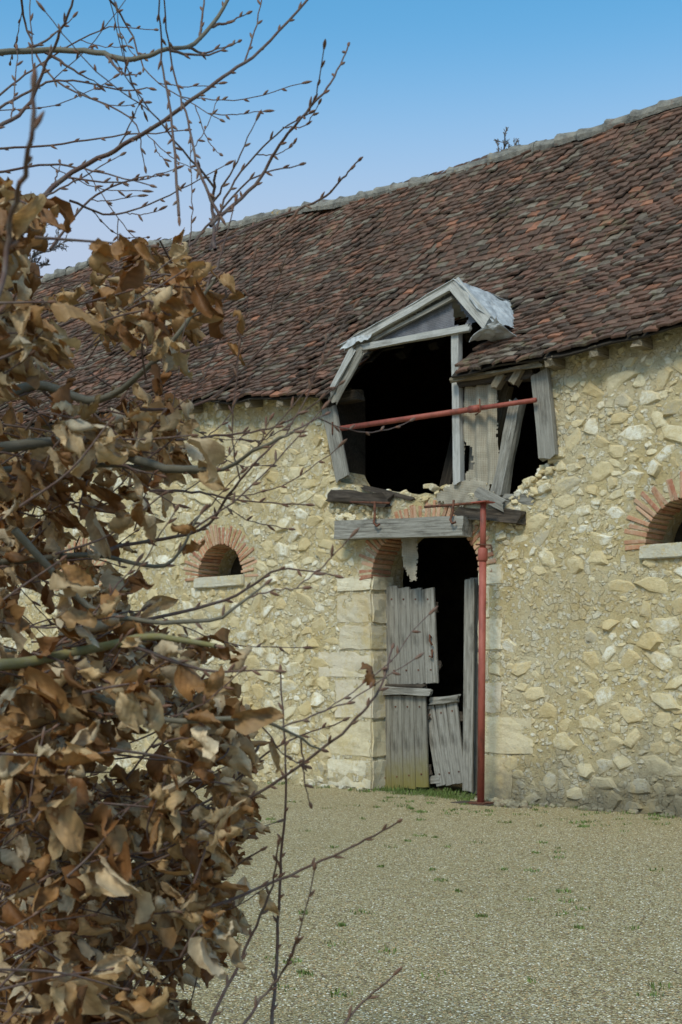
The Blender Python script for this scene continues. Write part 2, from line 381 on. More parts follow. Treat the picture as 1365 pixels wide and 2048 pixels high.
def ring(name,cs,cz,ra,rb,th,dep,q0,q1,a0,a1,seed):
    rnd=random.Random(seed); Vs=[];Fs=[];Cs=[]
    a=a0
    while a<a1:
        px=Vector((cs+ra*math.cos(a),cz+rb*math.sin(a)))
        d=Vector((math.cos(a)/ra,math.sin(a)/rb)).normalized(); t=Vector((-d.y,d.x))
        L=dep*rnd.uniform(.72,1.08); w0=th*.38*rnd.uniform(.8,1.05); w1=w0*1.12; qo=q0+rnd.uniform(-.008,.014)
        dd=(d+t*rnd.gauss(0,.07)).normalized(); b=len(Vs)
        ins=rnd.uniform(-.005,.01)
        for q_ in (qo,q1):
            for (l,w) in ((ins,-w0),(ins,w0),(L,w1),(L,-w1)):
                p=px+dd*l+t*w; Vs.append((p.x+rnd.gauss(0,.003),q_,p.y+rnd.gauss(0,.003)))
        Fs+= [(b,b+3,b+2,b+1),(b+4,b+5,b+6,b+7),(b,b+1,b+5,b+4),(b+1,b+2,b+6,b+5),(b+2,b+3,b+7,b+6),(b+3,b,b+4,b+7)]
        c=rnd.choice([(.42,.19,.10),(.48,.24,.14),(.36,.15,.09),(.52,.30,.19),(.46,.28,.18)]); k=rnd.uniform(.8,1.1)
        Cs+=[tuple(k*v for v in c)]*8
        sp=math.hypot(ra*math.sin(a),rb*math.cos(a)); a+=th/sp
    o=mk(name,Vs,Fs,MB,barn,Cs); md=o.modifiers.new('b','BEVEL'); md.width=.006; md.segments=2
ring('door_brick_arch',dC,dZ,dA,dB,.062,.25,-.014,.35,-.02,math.pi+.02,3)
for i,(ws,wz) in enumerate(wins):
    ring('window_brick_arch',ws,wz,.44,.43,.054,.30,-.014,.35,-.05,math.pi+.05,20+i)
    lump('window_sill',ws-.50,ws+.50,-.05,.40,wz-.15,wz-.005,MQ,(.56,.52,.41),.01,bev=.012)
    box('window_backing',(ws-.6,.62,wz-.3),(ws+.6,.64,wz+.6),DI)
# ---------- beams
def beam3(name,p,q_,w,t,mat,parent=barn,seg=14,jit=.006,rag=.03,roll=0):
    p=Vector(p);q_=Vector(q_);L=(q_-p).length; V=[];Fc=[]
    sd=random.random()*50
    prof=[(-.5,-.5),(-.5,-.2),(-.5,.15),(-.5,.5),(0,.51),(.5,.5),(.5,0),(.5,-.5),(0,-.51)][::-1]
    n=len(prof)
    r0=[random.uniform(-rag,rag) for _ in prof]; r1=[random.uniform(-rag,rag) for _ in prof]
    for i in range(seg+1):
        x=L*i/seg
        for j,(a,b) in enumerate(prof):
            xx=x+(r0[j] if i==0 else r1[j] if i==seg else 0)
            V.append((xx,a*t+jit*nz(x*3+sd,j*1.7,2),b*w+jit*1.5*nz(x*2+sd,j*2.3,7)))
    for i in range(seg):
        for j in range(n):
            a=i*n+j;b=i*n+(j+1)%n; Fc.append((a,b,b+n,a+n))
    Fc.append(tuple(range(n))[::-1]); Fc.append(tuple(range(seg*n,seg*n+n)))
    o=mk(name,V,Fc,mat,parent)
    d=(q_-p).normalized()
    yy=Vector((0,1,0)); yy=(yy-d*yy.dot(d)).normalized(); zz=d.cross(yy)
    R=Matrix((d,yy,zz)).transposed().to_4x4()
    o.matrix_local=Matrix.Translation(p)@R@Matrix.Rotation(roll,4,'X')
    return o
def B(name,x0,y0,x1,y1,q,w,t,mat,parent=barn,q2=None,**k):
    return beam3(name,W(x0,y0,q),W(x1,y1,q if q2 is None else q2),w,t,mat,parent,**k)
dm=empty('dormer',barn)
B('gable_rafter',690,694,908,570,-.12,.09,.05,WL,dm)
B('gable_rafter',706,702,905,596,-.07,.045,.04,WG,dm)
B('gable_rafter',908,566,978,648,-.12,.16,.05,WL,dm)
B('tie_beam',716,697,940,656,-.10,.075,.07,WL,dm)
B('side_board',722,700,668,798,-.14,.15,.03,WG,dm,jit=.02,rag=.05)
B('side_board',704,704,657,792,-.18,.08,.025,WL,dm,jit=.02,rag=.06)
B('corner_post',914,662,918,965,-.05,.10,.08,WL,dm)
B('corner_post',659,816,686,957,-.05,.20,.05,WG,dm)
B('jamb_post',1082,745,1098,915,-.06,.21,.07,WG,dm)
B('leaning_beam',1036,800,1000,992,.02,.15,.12,WG,dm,jit=.02)
B('leaning_beam',1015,770,965,975,.22,.13,.10,WB,dm)
B('leaning_beam',955,770,950,975,.18,.12,.08,WG,dm)
B('broken_purlin',925,764,1072,744,-.02,.13,.16,WD,dm,jit=.02)
B('broken_purlin',905,760,1085,728,-.17,.05,.08,WB,dm,jit=.02)
B('broken_purlin',648,806,720,790,.15,.13,.14,WD,dm)
for x,y in ((1010,745),(1045,738)): B('rafter_foot',x,y,x-18,y+30,-.1,.09,.1,WB,dm)
def sheet(name,A,B_,C_,D,mat,parent,n=14,amp=.015):
    V=[];Fc=[];A,B_,C_,D=map(Vector,(A,B_,C_,D))
    for i in range(n+1):
        for j in range(n+1):
            u,v=i/n,j/n; p=A*(1-u)*(1-v)+B_*u*(1-v)+C_*u*v+D*(1-u)*v
            V.append(p+noise.noise_vector(p*4)*amp+noise.noise_vector(p*13)*amp*.7)
    for i in range(n):
        for j in range(n):
            a=i*(n+1)+j; Fc.append((a,a+n+1,a+n+2,a+1))
    o=mk(name,V,Fc,mat,parent); md=o.modifiers.new('t','SOLIDIFY'); md.thickness=.006; return o
A=Vector(GA)+Vector((.01,-.06,.03)); R_=Vector(GR)+Vector((.04,-.06,-.03)); Lf=Vector(GL)+Vector((-.1,-.06,-.0))
sheet('zinc_slope',A,R_,(GR[0]+.03,qR+.02,GR[2]-.01),(GA[0]+.01,qA+.02,GA[2]+.01),ZN,dm,amp=.03)
sheet('zinc_slope',Lf,A,(GA[0],qA+.08,GA[2]+.03),(GL[0]-.1,qL+.1,GL[2]+.06),ZN,dm,amp=.015)
e2=W(940,672,-.16)
sheet('zinc_flashing',(e2[0]-.02,-.17,e2[2]-.03),(GR[0]+.1,-.17,GR[2]+.00),(GR[0]+.20,.10,roof(GR[0]+.22,.10)+.06),(e2[0]+.06,.15,roof(e2[0],.15)+.05),ZN,dm,amp=.045)
e3=W(690,690,-.2); sheet('zinc_flashing',(e3[0]-.12,-.2,e3[2]-.02),(e3[0]+.38,-.2,e3[2]-.02),(e3[0]+.42,-.16,e3[2]+.07),(e3[0]+.0,-.16,e3[2]+.06),ZN,dm,amp=.04)
def poly_sheet(name,pts,q,mat,parent,amp=.02,step=.03,holes=(),fold=0):
    P=[W(x,y,q)[::2] for x,y in pts]; HP=[[W(x,y,q)[::2] for x,y in h] for h in holes]
    xs=[p[0] for p in P]; zs=[p[1] for p in P]; V=[];Fc=[];id={}
    x0,z0=min(xs),min(zs); nx=int((max(xs)-x0)/step)+1; nzz=int((max(zs)-z0)/step)+1
    def vid(i,j):
        if (i,j) not in id:
            p=Vector((x0+i*step,q,z0+j*step)); id[(i,j)]=len(V)
            p=p+noise.noise_vector(p*3)*amp+noise.noise_vector(p*11)*amp*.4
            p.y+=fold*math.sin(p.x*38+2*nz(p.z*2,1,1)); V.append(p)
        return id[(i,j)]
    for i in range(nx):
        for j in range(nzz):
            c=(x0+(i+.5)*step+.02*nz(j*.7,i*.5,1),z0+(j+.5)*step+.03*nz(i*.9,j*.3,2))
            if inpoly(c,P) and not any(inpoly(c,h) for h in HP): Fc.append((vid(i,j),vid(i+1,j),vid(i+1,j+1),vid(i,j+1)))
    return mk(name,V,Fc,mat,parent,smooth=True)
poly_sheet('gable_netting',[(712,705),(905,582),(955,645),(725,700)],-.03,NG,dm,holes=[[(908,594),(938,640),(930,655),(912,650),(905,610)]],step=.02)
poly_sheet('hanging_sackcloth',[(928,762),(992,768),(992,850),(1000,960),(975,975),(935,965),(925,860)],-.02,NC,dm,step=.02,fold=.025,holes=[[(930,880),(942,900),(946,935),(932,950)]])
poly_sheet('hanging_sackcloth',[(806,1070),(836,1070),(832,1120),(834,1158),(818,1162),(806,1130)],.05,NC,barn,step=.015,fold=.012,amp=.03)
poly_sheet('sill_cloth',[(870,1000),(905,965),(965,960),(1000,990),(990,1012),(900,1010)],-.05,NC,dm,step=.02,fold=.004,amp=.05)
s=-4.2
while s<2.5:
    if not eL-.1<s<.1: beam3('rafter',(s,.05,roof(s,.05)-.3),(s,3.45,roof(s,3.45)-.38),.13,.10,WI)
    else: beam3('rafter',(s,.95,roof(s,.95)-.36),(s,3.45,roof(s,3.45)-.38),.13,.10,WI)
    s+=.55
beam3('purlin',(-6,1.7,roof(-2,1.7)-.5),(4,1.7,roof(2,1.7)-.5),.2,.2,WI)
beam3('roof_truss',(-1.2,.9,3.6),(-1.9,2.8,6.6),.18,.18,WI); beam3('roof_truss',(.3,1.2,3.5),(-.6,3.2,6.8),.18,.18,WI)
for x,y in ((1118,722),(1205,702),(1292,682)):
    a=W(x,y,-.05); beam3('rafter_tail',(a[0],-.24,eave(a[0])-.03),(a[0],.1,eave(a[0])-.02),.10,.10,WB,seg=4)
for s in np.arange(-9,-2.7,.6): beam3('rafter_tail',(s,-.24,eave(s)-.04),(s,.1,eave(s)+.02),.09,.10,WB,seg=4)
B('lintel_beam',681,1061,936,1053,-.14,.22,.20,WG,rag=.015)
B('old_sill_beam',664,992,782,1000,-.03,.15,.16,WD,rag=.06,jit=.03)
B('old_sill_beam',925,1025,1042,1036,-.05,.12,.16,WD,rag=.07,jit=.03)
B('old_sill_beam',975,1000,1070,1000,.05,.12,.12,WG,rag=.06,jit=.03)
B('broken_board',730,975,830,998,.02,.05,.1,WD,rag=.05); B('broken_board',958,985,1010,1012,-.12,.12,.05,WG,rag=.05)
ico=bmesh.new(); bmesh.ops.create_icosphere(ico,subdivisions=2,radius=1); IV=[v.co.copy() for v in ico.verts]; IF=[[v.index for v in f.verts] for f in ico.faces]; ico.free()
def stones(name,lst,mat,parent,pal=spal):
    V=[];Fc=[];Cl=[]
    for (p,r) in lst:
        b=len(V); sd=random.random()*99; sc=Vector((random.uniform(.8,1.5),random.uniform(.7,1.1),random.uniform(.5,.9))); R=Euler([random.uniform(-.5,.5) for _ in range(3)]).to_matrix()
        for v in IV:
            w=v*(1+.6*noise.noise(v*1.3+Vector((sd,0,0)))); 
            w=Vector((max(-.68,min(.68,w.x)),max(-.68,min(.68,w.y)),max(-.68,min(.68,w.z))))
            V.append(Vector(p)+R@Vector((w.x*sc.x,w.y*sc.y,w.z*sc.z))*r)
        Fc+=[[b+i for i in f] for f in IF]
        c=random.choices([x for x,_ in pal],weights=[x for _,x in pal])[0]; Cl+=[c]*len(IV)
    return mk(name,V,Fc,mat,parent,Cl)
L=[]
for (x,y) in [(a,b) for a,b in zip(np.linspace(692,1000,34),[978]*34)]:
    L.append((W(x+random.uniform(-4,4),y+random.uniform(-6,14)+(8 if 720<x<860 else 0),random.uniform(-.02,.25)),random.uniform(.03,.085)))
for _ in range(90):
    t=random.random(); L.append((W(1015+95*t+random.uniform(-8,8),1015-85*t+random.uniform(-12,28),random.uniform(-.03,.1)),random.uniform(.03,.09)))
for _ in range(30):
    L.append((W(random.uniform(660,760),random.uniform(1010,1040),random.uniform(-.02,.02)),random.uniform(.03,.07)))
for _ in range(26): L.append((W(random.uniform(940,1045),random.uniform(1045,1075),random.uniform(-.01,.02)),random.uniform(.03,.07)))
for y in np.linspace(810,960,14): L.append((W(640+(y-800)*.17+random.uniform(-12,2),y,random.uniform(0.01,.06)),random.uniform(.03,.07)))
for y in np.linspace(740,920,18): L.append((W(1102+random.uniform(-6,14)+(y>880)*8,y,random.uniform(0.01,.06)),random.uniform(.03,.08)))
stones('loose_wall_stones',L,MS,barn)
L=[]
for s in np.arange(1.0,5,.11): L.append(((s,random.uniform(.02,.06),roof(s,0)-.24+random.uniform(-.04,.03)),random.uniform(.04,.08)))
for s in np.arange(-9,-2.6,.11): L.append(((s,random.uniform(.02,.06),roof(s,0)-.24+random.uniform(-.04,.03)),random.uniform(.04,.08)))
stones('wall_top_stones',L,MS,barn)
def tube(name,pts,r,mat,parent,n=10):
    V=[];Fc=[];pts=[Vector(p) for p in pts]
    for i,p in enumerate(pts):
        d=(pts[min(i+1,len(pts)-1)]-pts[max(i-1,0)]).normalized(); a=d.orthogonal().normalized(); 
        if i and abs(pa.dot(d))<.95: a=(pa-d*pa.dot(d)).normalized()
        pa=a; b=d.cross(a)
        rr=r[i] if isinstance(r,(list,tuple)) else r
        for k in range(n):
            t=2*math.pi*k/n; V.append(p+(a*math.cos(t)+b*math.sin(t))*rr)
    for i in range(len(pts)-1):
        for k in range(n): Fc.append((i*n+k,i*n+(k+1)%n,(i+1)*n+(k+1)%n,(i+1)*n+k))
    Fc.append(tuple(range(n))[::-1]); Fc.append(tuple(range((len(pts)-1)*n,len(pts)*n)))
    return mk(name,V,Fc,mat,parent,smooth=n>8)
tube('iron_hook',[W(750,1003,-.27),W(750,1035,-.27),W(748,1046,-.28),W(754,1052,-.29),W(760,1048,-.28)],.014,RI,barn)
tube('iron_hook',[W(908,1000,-.27),W(906,1025,-.27),W(901,1040,-.28),W(905,1047,-.29),W(912,1044,-.28)],.014,RI,barn)
tube('iron_rod',[W(700,1004,-.2),W(780,1006,-.25)],.013,RI,barn)
tube('iron_rod',[W(850,1014,-.2),W(905,1010,-.25),W(978,1003,-.3)],.016,RI,barn)
pp=empty('steel_prop_post',barn)
a=Vector(W(962,1604,-.35)); a.z=0.02; t_=Vector(W(967,1006,-.35))
def lp(k): return a.lerp(t_,k)
tube('outer_tube',[lp(0),lp(.83)],.040,RP,pp,16); tube('inner_tube',[lp(.83),lp(1)],.033,RP,pp,16)
tube('collar',[lp(.805),lp(.81),lp(.845),lp(.85)],[.045,.053,.053,.045],RP,pp,16)
c_=lp(.86); tube('pin',[c_+Vector((-.09,0,.01)),c_+Vector((.02,-.05,0)),c_+Vector((.11,0,-.01)),c_+Vector((.12,.0,-.08))],.009,RI,pp)
box('base_plate',(a.x-.11,a.y-.11,.008),(a.x+.11,a.y+.11,.022),RI,pp); box('head_plate',(t_.x-.09,t_.y-.09,t_.z),(t_.x+.09,t_.y+.09,t_.z+.012),RP,pp)
box('foot_board',(a.x-.32,a.y-.12,.0),(a.x+.2,a.y+.14,.0075),WD,pp)
hp=empty('steel_prop_bar',barn)
a2=Vector(W(674,858,-.02)); t2=Vector(W(1072,800,-.16))
tube('outer_tube',[a2,a2.lerp(t2,.72)],.032,RP,hp,16); tube('inner_tube',[a2.lerp(t2,.72),t2],.026,RP,hp,16)
tube('collar',[a2.lerp(t2,.70),a2.lerp(t2,.745)],.042,RP,hp,16)
c_=a2.lerp(t2,.76); tube('pin',[c_+Vector((0,-.05,.09)),c_+Vector((.01,-.05,-.05)),c_+Vector((-.06,-.05,-.08))],.008,RI,hp)
box('end_plate',(a2.x-.02,a2.y-.07,a2.z-.08),(a2.x-.005,a2.y+.07,a2.z+.08),RI,hp)
def leaf(name,TL,TR,BR,BL,q,n,mat,gap=.008,qr=None,rail=True):
    e=empty(name,barn); A=Vector(W(*BL,q));B_=Vector(W(*BR,q if qr is None else qr));C_=Vector(W(*TR,q if qr is None else qr));D=Vector(W(*TL,q))
    for i in range(n):
        u0=(i+.5)/n; p=A.lerp(B_,u0); t=D.lerp(C_,u0); w=((B_-A).length+(C_-D).length)/2/n-gap
        t=t+(t-p).normalized()*random.uniform(-.02,.02)
        beam3('plank',p+Vector((0,random.uniform(-.004,.004),0)),t,w,.028,mat,e,rag=.01,jit=.0012,seg=6)
    if rail:
        for k in (.18,.8):
            beam3('rail',A.lerp(D,k)+Vector((0,.04,0)),B_.lerp(C_,k)+Vector((0,.04,0)),.12,.03,WD,e)
        for k in (.14,.88):
            for i in range(n):
                p=A.lerp(B_,(i+.5)/n).lerp(D.lerp(C_,(i+.5)/n),k); tube('nail',[p+Vector((0,-.022,0)),p],.011,RI,e,6)
    return e
leaf('upper_door_leaf',(750,1175),(869,1176),(878,1366),(756,1369),.28,5,WG)
p=Vector(W(863,1275,.25)); 
tube('door_latch',[p,p+Vector((0,-.03,.03)),p+Vector((0,-.03,-.04)),p+Vector((.03,-.02,-.09))],.012,RI,barn)
tube('door_latch',[p+Vector((0,0,-.16)),p+Vector((.03,-.02,-.14)),p+Vector((.03,-.02,-.24)),p+Vector((-.02,-.01,-.22))],.01,RI,barn)
leaf('lower_door_leaf',(758,1390),(853,1392),(858,1572),(761,1584),.26,4,WM)
leaf('broken_door_leaf',(848,1412),(916,1400),(932,1565),(876,1572),.34,3,WG)
leaf('open_door_leaf',(935,1162),(957,1150),(962,1590),(928,1580),.22,2,WG,qr=.5,rail=False)
B('door_rail',757,1380,862,1386,.22,.085,.06,WG,rag=.03,jit=.02); B('door_rail',762,1372,850,1372,.25,.05,.05,WD,rag=.03)
B('door_rail',862,1402,918,1396,.30,.07,.05,WG,rag=.03,jit=.02); B('door_plank',855,1560,880,1558,.33,.09,.03,WG,rag=.03)
B('hinge_board',750,1150,757,1585,.36,.05,.05,WD)
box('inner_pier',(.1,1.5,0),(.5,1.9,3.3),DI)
for k in range(3): beam3('ceiling_joist',(-2.6+k*1.0,.6,3.28),(-2.6+k*1.0,2.6,3.28),.16,.14,WD)
# ---------- ground
m=M('gravel',.95)
v1=m.vor(85,out='Color'); d1=m.vor(85); se=m.n.new('ShaderNodeSeparateColor'); m.L(v1,se.inputs[0])
c=m.ramp(se.outputs[0],[(0,(.19,.135,.06)),(.3,(.40,.31,.15)),(.6,(.52,.43,.235)),(.85,(.63,.54,.34)),(1,(.74,.68,.53))])
c=m.mix(m.ramp(d1,[(.4,0.0),(.8,.75)]),c,(.15,.11,.05))
c=m.mix(m.ramp(m.noise(.35,7,.7),[(.42,0.0),(.62,.4)]),c,(.31,.245,.115))
c=m.mix(m.ramp(m.noise(2.2,9,.75),[(.58,0.0),(.70,.35)]),c,(.23,.20,.08))
m.col(c); h=m.math('SUBTRACT',1,d1); b=m.bump(h,.010,1); m.bump(m.noise(4,6,.7),.05,.7,b)
mk('gravel_ground',[(-400,-400,0),(400,-400,0),(400,400,0),(-400,400,0)],[(0,1,2,3)],m.m)
m=M('pebble',.9); c=m.attr(); m.col(c); MP=m.m
N=80000
d=4.6+ (np.random.rand(N)**1.35)*10.5; X=(np.random.rand(N)*1.7-.75)*d*.36
r=np.random.uniform(.003,.007,N)
ov=np.array([(1,0,0),(-1,0,0),(0,1,0),(0,-1,0),(0,0,1),(0,0,-1)],float)
rel=np.stack([X-1.585,d-14],1); qq=rel[:,0]*CA+rel[:,1]*SA; keep=qq<-.02
X,d,r=X[keep],d[keep],r[keep]; N=len(X)
an=np.random.rand(N)*6.28; sx=np.random.uniform(.8,1.6,N)
P=np.zeros((N,6,3)); 
P[:,:,0]=X[:,None]+r[:,None]*(ov[:,0]*np.cos(an)[:,None]*sx[:,None]-ov[:,1]*np.sin(an)[:,None])
P[:,:,1]=d[:,None]+r[:,None]*(ov[:,0]*np.sin(an)[:,None]*sx[:,None]+ov[:,1]*np.cos(an)[:,None])
P[:,:,2]=r[:,None]*(.3+ov[:,2]*.6)
of=np.array([(0,2,4),(2,1,4),(1,3,4),(3,0,4)])
Fc=(of[None]+np.arange(N)[:,None,None]*6).reshape(-1,3).tolist()
pp_=np.array([(.36,.27,.13),(.48,.39,.21),(.58,.50,.32),(.72,.66,.51),(.22,.15,.08),(.38,.29,.15),(.53,.36,.18),(.21,.16,.11)])
cc=pp_[np.random.randint(0,len(pp_),N)]*np.random.uniform(.8,1.15,(N,1))
mk('gravel_pebbles',P.reshape(-1,3),Fc,MP,None,np.repeat(cc,6,0),True)
L=[]
for _ in range(30):
    L.append((W(random.uniform(985,1060),1603+random.uniform(-4,6),-random.uniform(.06,.45)),random.uniform(.02,.06)))
L=[((p[0],p[1],r*.35),r) for p,r in L]
stones('rubble_debris',L,MS,barn,[((.35,.14,.08),2),((.5,.45,.32),3),((.35,.30,.2),2)])
L=[]
for _ in range(170):
    s=random.uniform(-9,4.5); 
    if s0<s<s1: continue
    r_=random.uniform(.015,.055); L.append(((s,-random.uniform(.0,.12),r_*.3),r_))
stones('footing_stones',L,MS,barn)
m=M('grass',.8); c=m.attr(); m.col(c); MG=m.m
V=[];Fc=[];Cl=[]
def tuft(x,y,n,hh,rad):
    for _ in range(n):
        a=random.random()*6.28; rr=random.random()**.7*rad; bx,by=x+rr*math.cos(a),y+rr*math.sin(a); h_=hh*random.uniform(.4,1.2)
        a2_=random.random()*6.28; w=random.uniform(.002,.005); lx,ly=math.cos(a2_)*h_*.5,math.sin(a2_)*h_*.5
        px_,py_=-math.sin(a2_)*w,math.cos(a2_)*w; b=len(V)
        V.extend([(bx-px_,by-py_,0),(bx+px_,by+py_,0),(bx+lx*.4+px_,by+ly*.4+py_,h_*.6),(bx+lx*.4-px_,by+ly*.4-py_,h_*.6),(bx+lx,by+ly,h_)])
        Fc.extend([(b,b+1,b+2,b+3),(b+3,b+2,b+4)]); g=random.uniform(.7,1.3); Cl.extend([(.12*g,.165*g,.045*g)]*5)
def bw(s,q): return (1.585+SA*s+CA*q,14-CA*s+SA*q)
for _ in range(120):
    s=random.choice([random.uniform(-9,4.5),random.uniform(s0,s1)]); inside=s0+.1<s<s1-.1
    q=random.uniform(-.15,.22) if inside else -random.uniform(.03,.25)
    x,y=bw(s,q); tuft(x,y,18 if inside else 16,.05 if inside else .04,.10)
for _ in range(10):
    x,y=bw(random.uniform(s0+.1,s1-.15),random.uniform(-.05,.25)); tuft(x,y,30,.08,.10)
for _ in range(80):
    d_=random.uniform(5.5,14)**1.0; x=random.uniform(-.25,.27)*d_
    if (x-1.585)*CA+(d_-14)*SA>-.3: continue
    tuft(x,d_,random.randint(10,34),.022,random.uniform(.03,.09))
for _ in range(45):
    x,y=bw(random.uniform(-1,2.6),-random.uniform(.3,1.6)); tuft(x,y,random.randint(12,34),.025,random.uniform(.04,.12))
mk('grass_tufts',V,Fc,MG,None,Cl)
# ---------- bare trees behind barn
m=M('bark_distant'); m.col((.16,.14,.13)); BD=m.m
def bare_tree(name,x,y,d_,seed):
    rnd=random.Random(seed); V=[];Fc=[]
    topz=C(x,y,d_).z; bx=C(x,y,d_).x
    def seg(p,q,r0,r1):
        b=len(V); dd=(q-p).normalized(); a=dd.orthogonal().normalized(); c=dd.cross(a)
        for (o_,r_) in ((p,r0),(q,r1)):
            for k in range(4): t=k*1.5708; V.append(o_+(a*math.cos(t)+c*math.sin(t))*r_)
        for k in range(4): Fc.append((b+k,b+(k+1)%4,b+4+(k+1)%4,b+4+k))
    def grow(p,dd,L,r,lv):
        for i in range(3):
            q=p+dd*L/3; seg(p,q,r,max(.007,r*.85)); p=q; r=max(.007,r*.85)
            dd=(dd+Vector([rnd.gauss(0,.15) for _ in range(3)])).normalized()
            if lv and (lv<5 or i==2):
                for _ in range(2 if lv<5 else 4):
                    nd=(dd+Vector([rnd.gauss(0,.6),rnd.gauss(0,.6),rnd.gauss(.25,.35)])).normalized(); grow(p,nd,L*rnd.uniform(.4,.55) if lv<5 else topz*.09,max(.007,r*.5),lv-1)
    grow(Vector((bx,d_,0)),Vector((0,0,1)),topz*.84,.12,5)
    sc=sorted(((v.z-H)/v.y) for v in V)[int(len(V)*.985)]
    k=((1345-y)/F)/sc
    return mk(name,[Vector((v.x,v.y,v.z*k)) for v in V],Fc,BD)
bare_tree('bare_tree',925,312,25,2); bare_tree('bare_tree',260,462,29,5); bare_tree('bare_tree',1020,302,24.5,9)
# ---------- beech hedge
hedge=empty('beech_hedge')
m=M('beech_bark',.7); c=m.attr(); c=m.mix(m.ramp(m.noise(60,6,.7),[(.45,0.0),(.7,.5)]),c,(.20,.19,.16)); m.col(c); m.bump(m.noise(150,4,.7),.001,.6); BK=m.m
TV=[];TF=[];TC=[]
def spline(pts,n=5):
    P=[pts[0]*2-pts[1]]+pts+[pts[-1]*2-pts[-2]]; out=[]
    for i in range(1,len(P)-2):
        for k in range(n):
            t=k/n; a,b,c,d=P[i-1],P[i],P[i+1],P[i+2]
            out.append(.5*((2*b)+(c-a)*t+(2*a-5*b+4*c-d)*t*t+(3*b-a-3*c+d)*t**3))
    out.append(pts[-1]); return out
def ttube(pts,r0,r1,col,n=6,prof=None):
    b=len(TV); pa=None; N_=len(pts)
    for i,p in enumerate(pts):
        d=(pts[min(i+1,N_-1)]-pts[max(i-1,0)]).normalized(); a=d.orthogonal().normalized()
        if pa is not None:
            t=pa-d*pa.dot(d)
            if t.length>.1: a=t.normalized()
        pa=a; c=d.cross(a); r=prof[i] if prof else r0+(r1-r0)*i/(N_-1)
        for k in range(n):
            t=6.2832*k/n; TV.append(p+(a*math.cos(t)+c*math.sin(t))*r)
            TC.append(col)
    for i in range(N_-1):
        for k in range(n): TF.append((b+i*n+k,b+i*n+(k+1)%n,b+(i+1)*n+(k+1)%n,b+(i+1)*n+k))
RB=(.115,.07,.058); GBk=(.14,.125,.09); MO=(.19,.17,.07)
def bud(p,d,sz=1.0):
    L=.018*sz*random.uniform(.7,1.2); w=.0027*sz; d=d.normalized()
    ttube([p,p+d*L*.25,p+d*L*.55,p+d*L*.85,p+d*L],0,0,(.17,.09,.06),5,[w*.5,w*.9,w,w*.55,.0003])
def rv(s=1): return Vector([random.gauss(0,s) for _ in range(3)])
leafspots=[]
def twig(pts,r0,r1,col=RB,buds=True,side=0.0,leaf=0.0,sub=True):
    sp=spline([Vector(p) for p in pts],6)
    sp=[p+rv(.001) for p in sp]
    ttube(sp,r0,r1,col)
    acc=0; sgn=1
    for i in range(1,len(sp)-1):
        d=(sp[i+1]-sp[i]); acc+=d.length; dn=d.normalized()
        if acc>.035:
            acc=0; sgn=-sgn
            sd=(dn.cross(Vector((0,1,0)))*sgn*.55+rv(.15)+dn*.9).normalized()
            if random.random()<side:
                L=random.uniform(.08,.30); q=sp[i]+sd*L*.5+rv(.004); e=sp[i]+(sd+Vector((0,0,.15)))*L
                s2=[sp[i],q,e]; twig(s2,max(r1,.0012)*1.0,.0009,RB,True,side*.15 if sub else 0,leaf,False)
            elif buds: bud(sp[i],sd)
            if random.random()<leaf: leafspots.append((sp[i],sd))
    if buds: bud(sp[-1],(sp[-1]-sp[-2]),1.2)
def T(pl,d,r0,r1,**k):
    n=len(pl)
    if isinstance(d,tuple): ds=[d[0]+(d[1]-d[0])*i/(n-1) for i in range(n)]
    else: ds=[d+.08*math.sin(i*1.3) for i in range(n)]
    twig([C(x,y,dd) for (x,y),dd in zip(pl,ds)],r0,r1,**k)
T([(-60,108),(90,100),(180,104),(262,118),(330,100),(400,78),(470,-20)],2.5,.0065,.0035,side=.3,col=GBk)
T([(60,420),(130,355),(230,300),(330,240),(430,165),(520,100),(640,-25)],2.5,.0055,.0022,side=.12)
T([(318,-20),(325,120),(345,250),(358,430)],2.3,.0014,.003,side=.05)
T([(325,-20),(345,130),(375,240),(398,340),(440,430)],2.35,.0014,.003,side=.08)
T([(420,450),(510,370),(560,290),(612,225),(662,165),(698,92)],2.4,.0038,.0015,side=.12)
T([(430,490),(540,440),(640,400),(690,350),(716,322)],2.5,.003,.0014,side=.12)
T([(430,500),(425,420),(430,350)],2.4,.004,.0025,side=.4)
T([(420,500),(460,380),(540,280),(620,225)],2.6,.003,.0013,side=.2)
T([(350,520),(400,470),(500,360),(600,330)],2.5,.003,.0013,side=.2)
T([(-40,270),(50,220),(100,110),(140,20),(150,-30)],2.3,.004,.0016,side=.3)
T([(-40,240),(60,182),(130,160),(250,180),(300,175)],2.6,.003,.0012,side=.25)
T([(-40,300),(100,290),(250,270),(370,262)],2.8,.0028,.0012,side=.2)
T([(-40,350),(100,330),(200,345),(300,370)],2.6,.0028,.0012,side=.25)
T([(40,-30),(55,60),(110,160),(260,235),(290,330)],2.7,.003,.0012,side=.2)
T([(200,-30),(260,60),(300,150),(440,240)],2.7,.0025,.001,side=.25)
T([(0,190),(80,130),(200,60),(310,60)],2.9,.0025,.001,side=.25)
T([(140,400),(220,430),(320,400),(450,330)],2.6,.003,.001,side=.2)
T([(100,500),(180,400),(260,360),(330,350)],2.6,.003,.001,side=.2)
T([(-20,700),(10,520),(30,400),(60,300),(68,180)],1.15,.003,.0022,side=.0)
T([(540,2090),(556,1900),(562,1740),(572,1560),(562,1350)],2.2,.0036,.0014,side=.05)
T([(330,1690),(450,1620),(560,1560),(700,1450),(758,1380),(785,1298)],2.1,.0035,.0016,side=.12)
T([(380,1830),(580,1750),(700,1695),(796,1645)],2.1,.0032,.0015,side=.08)
T([(400,2090),(480,1920),(540,1790),(556,1690)],2.0,.0034,.0014,side=.1)
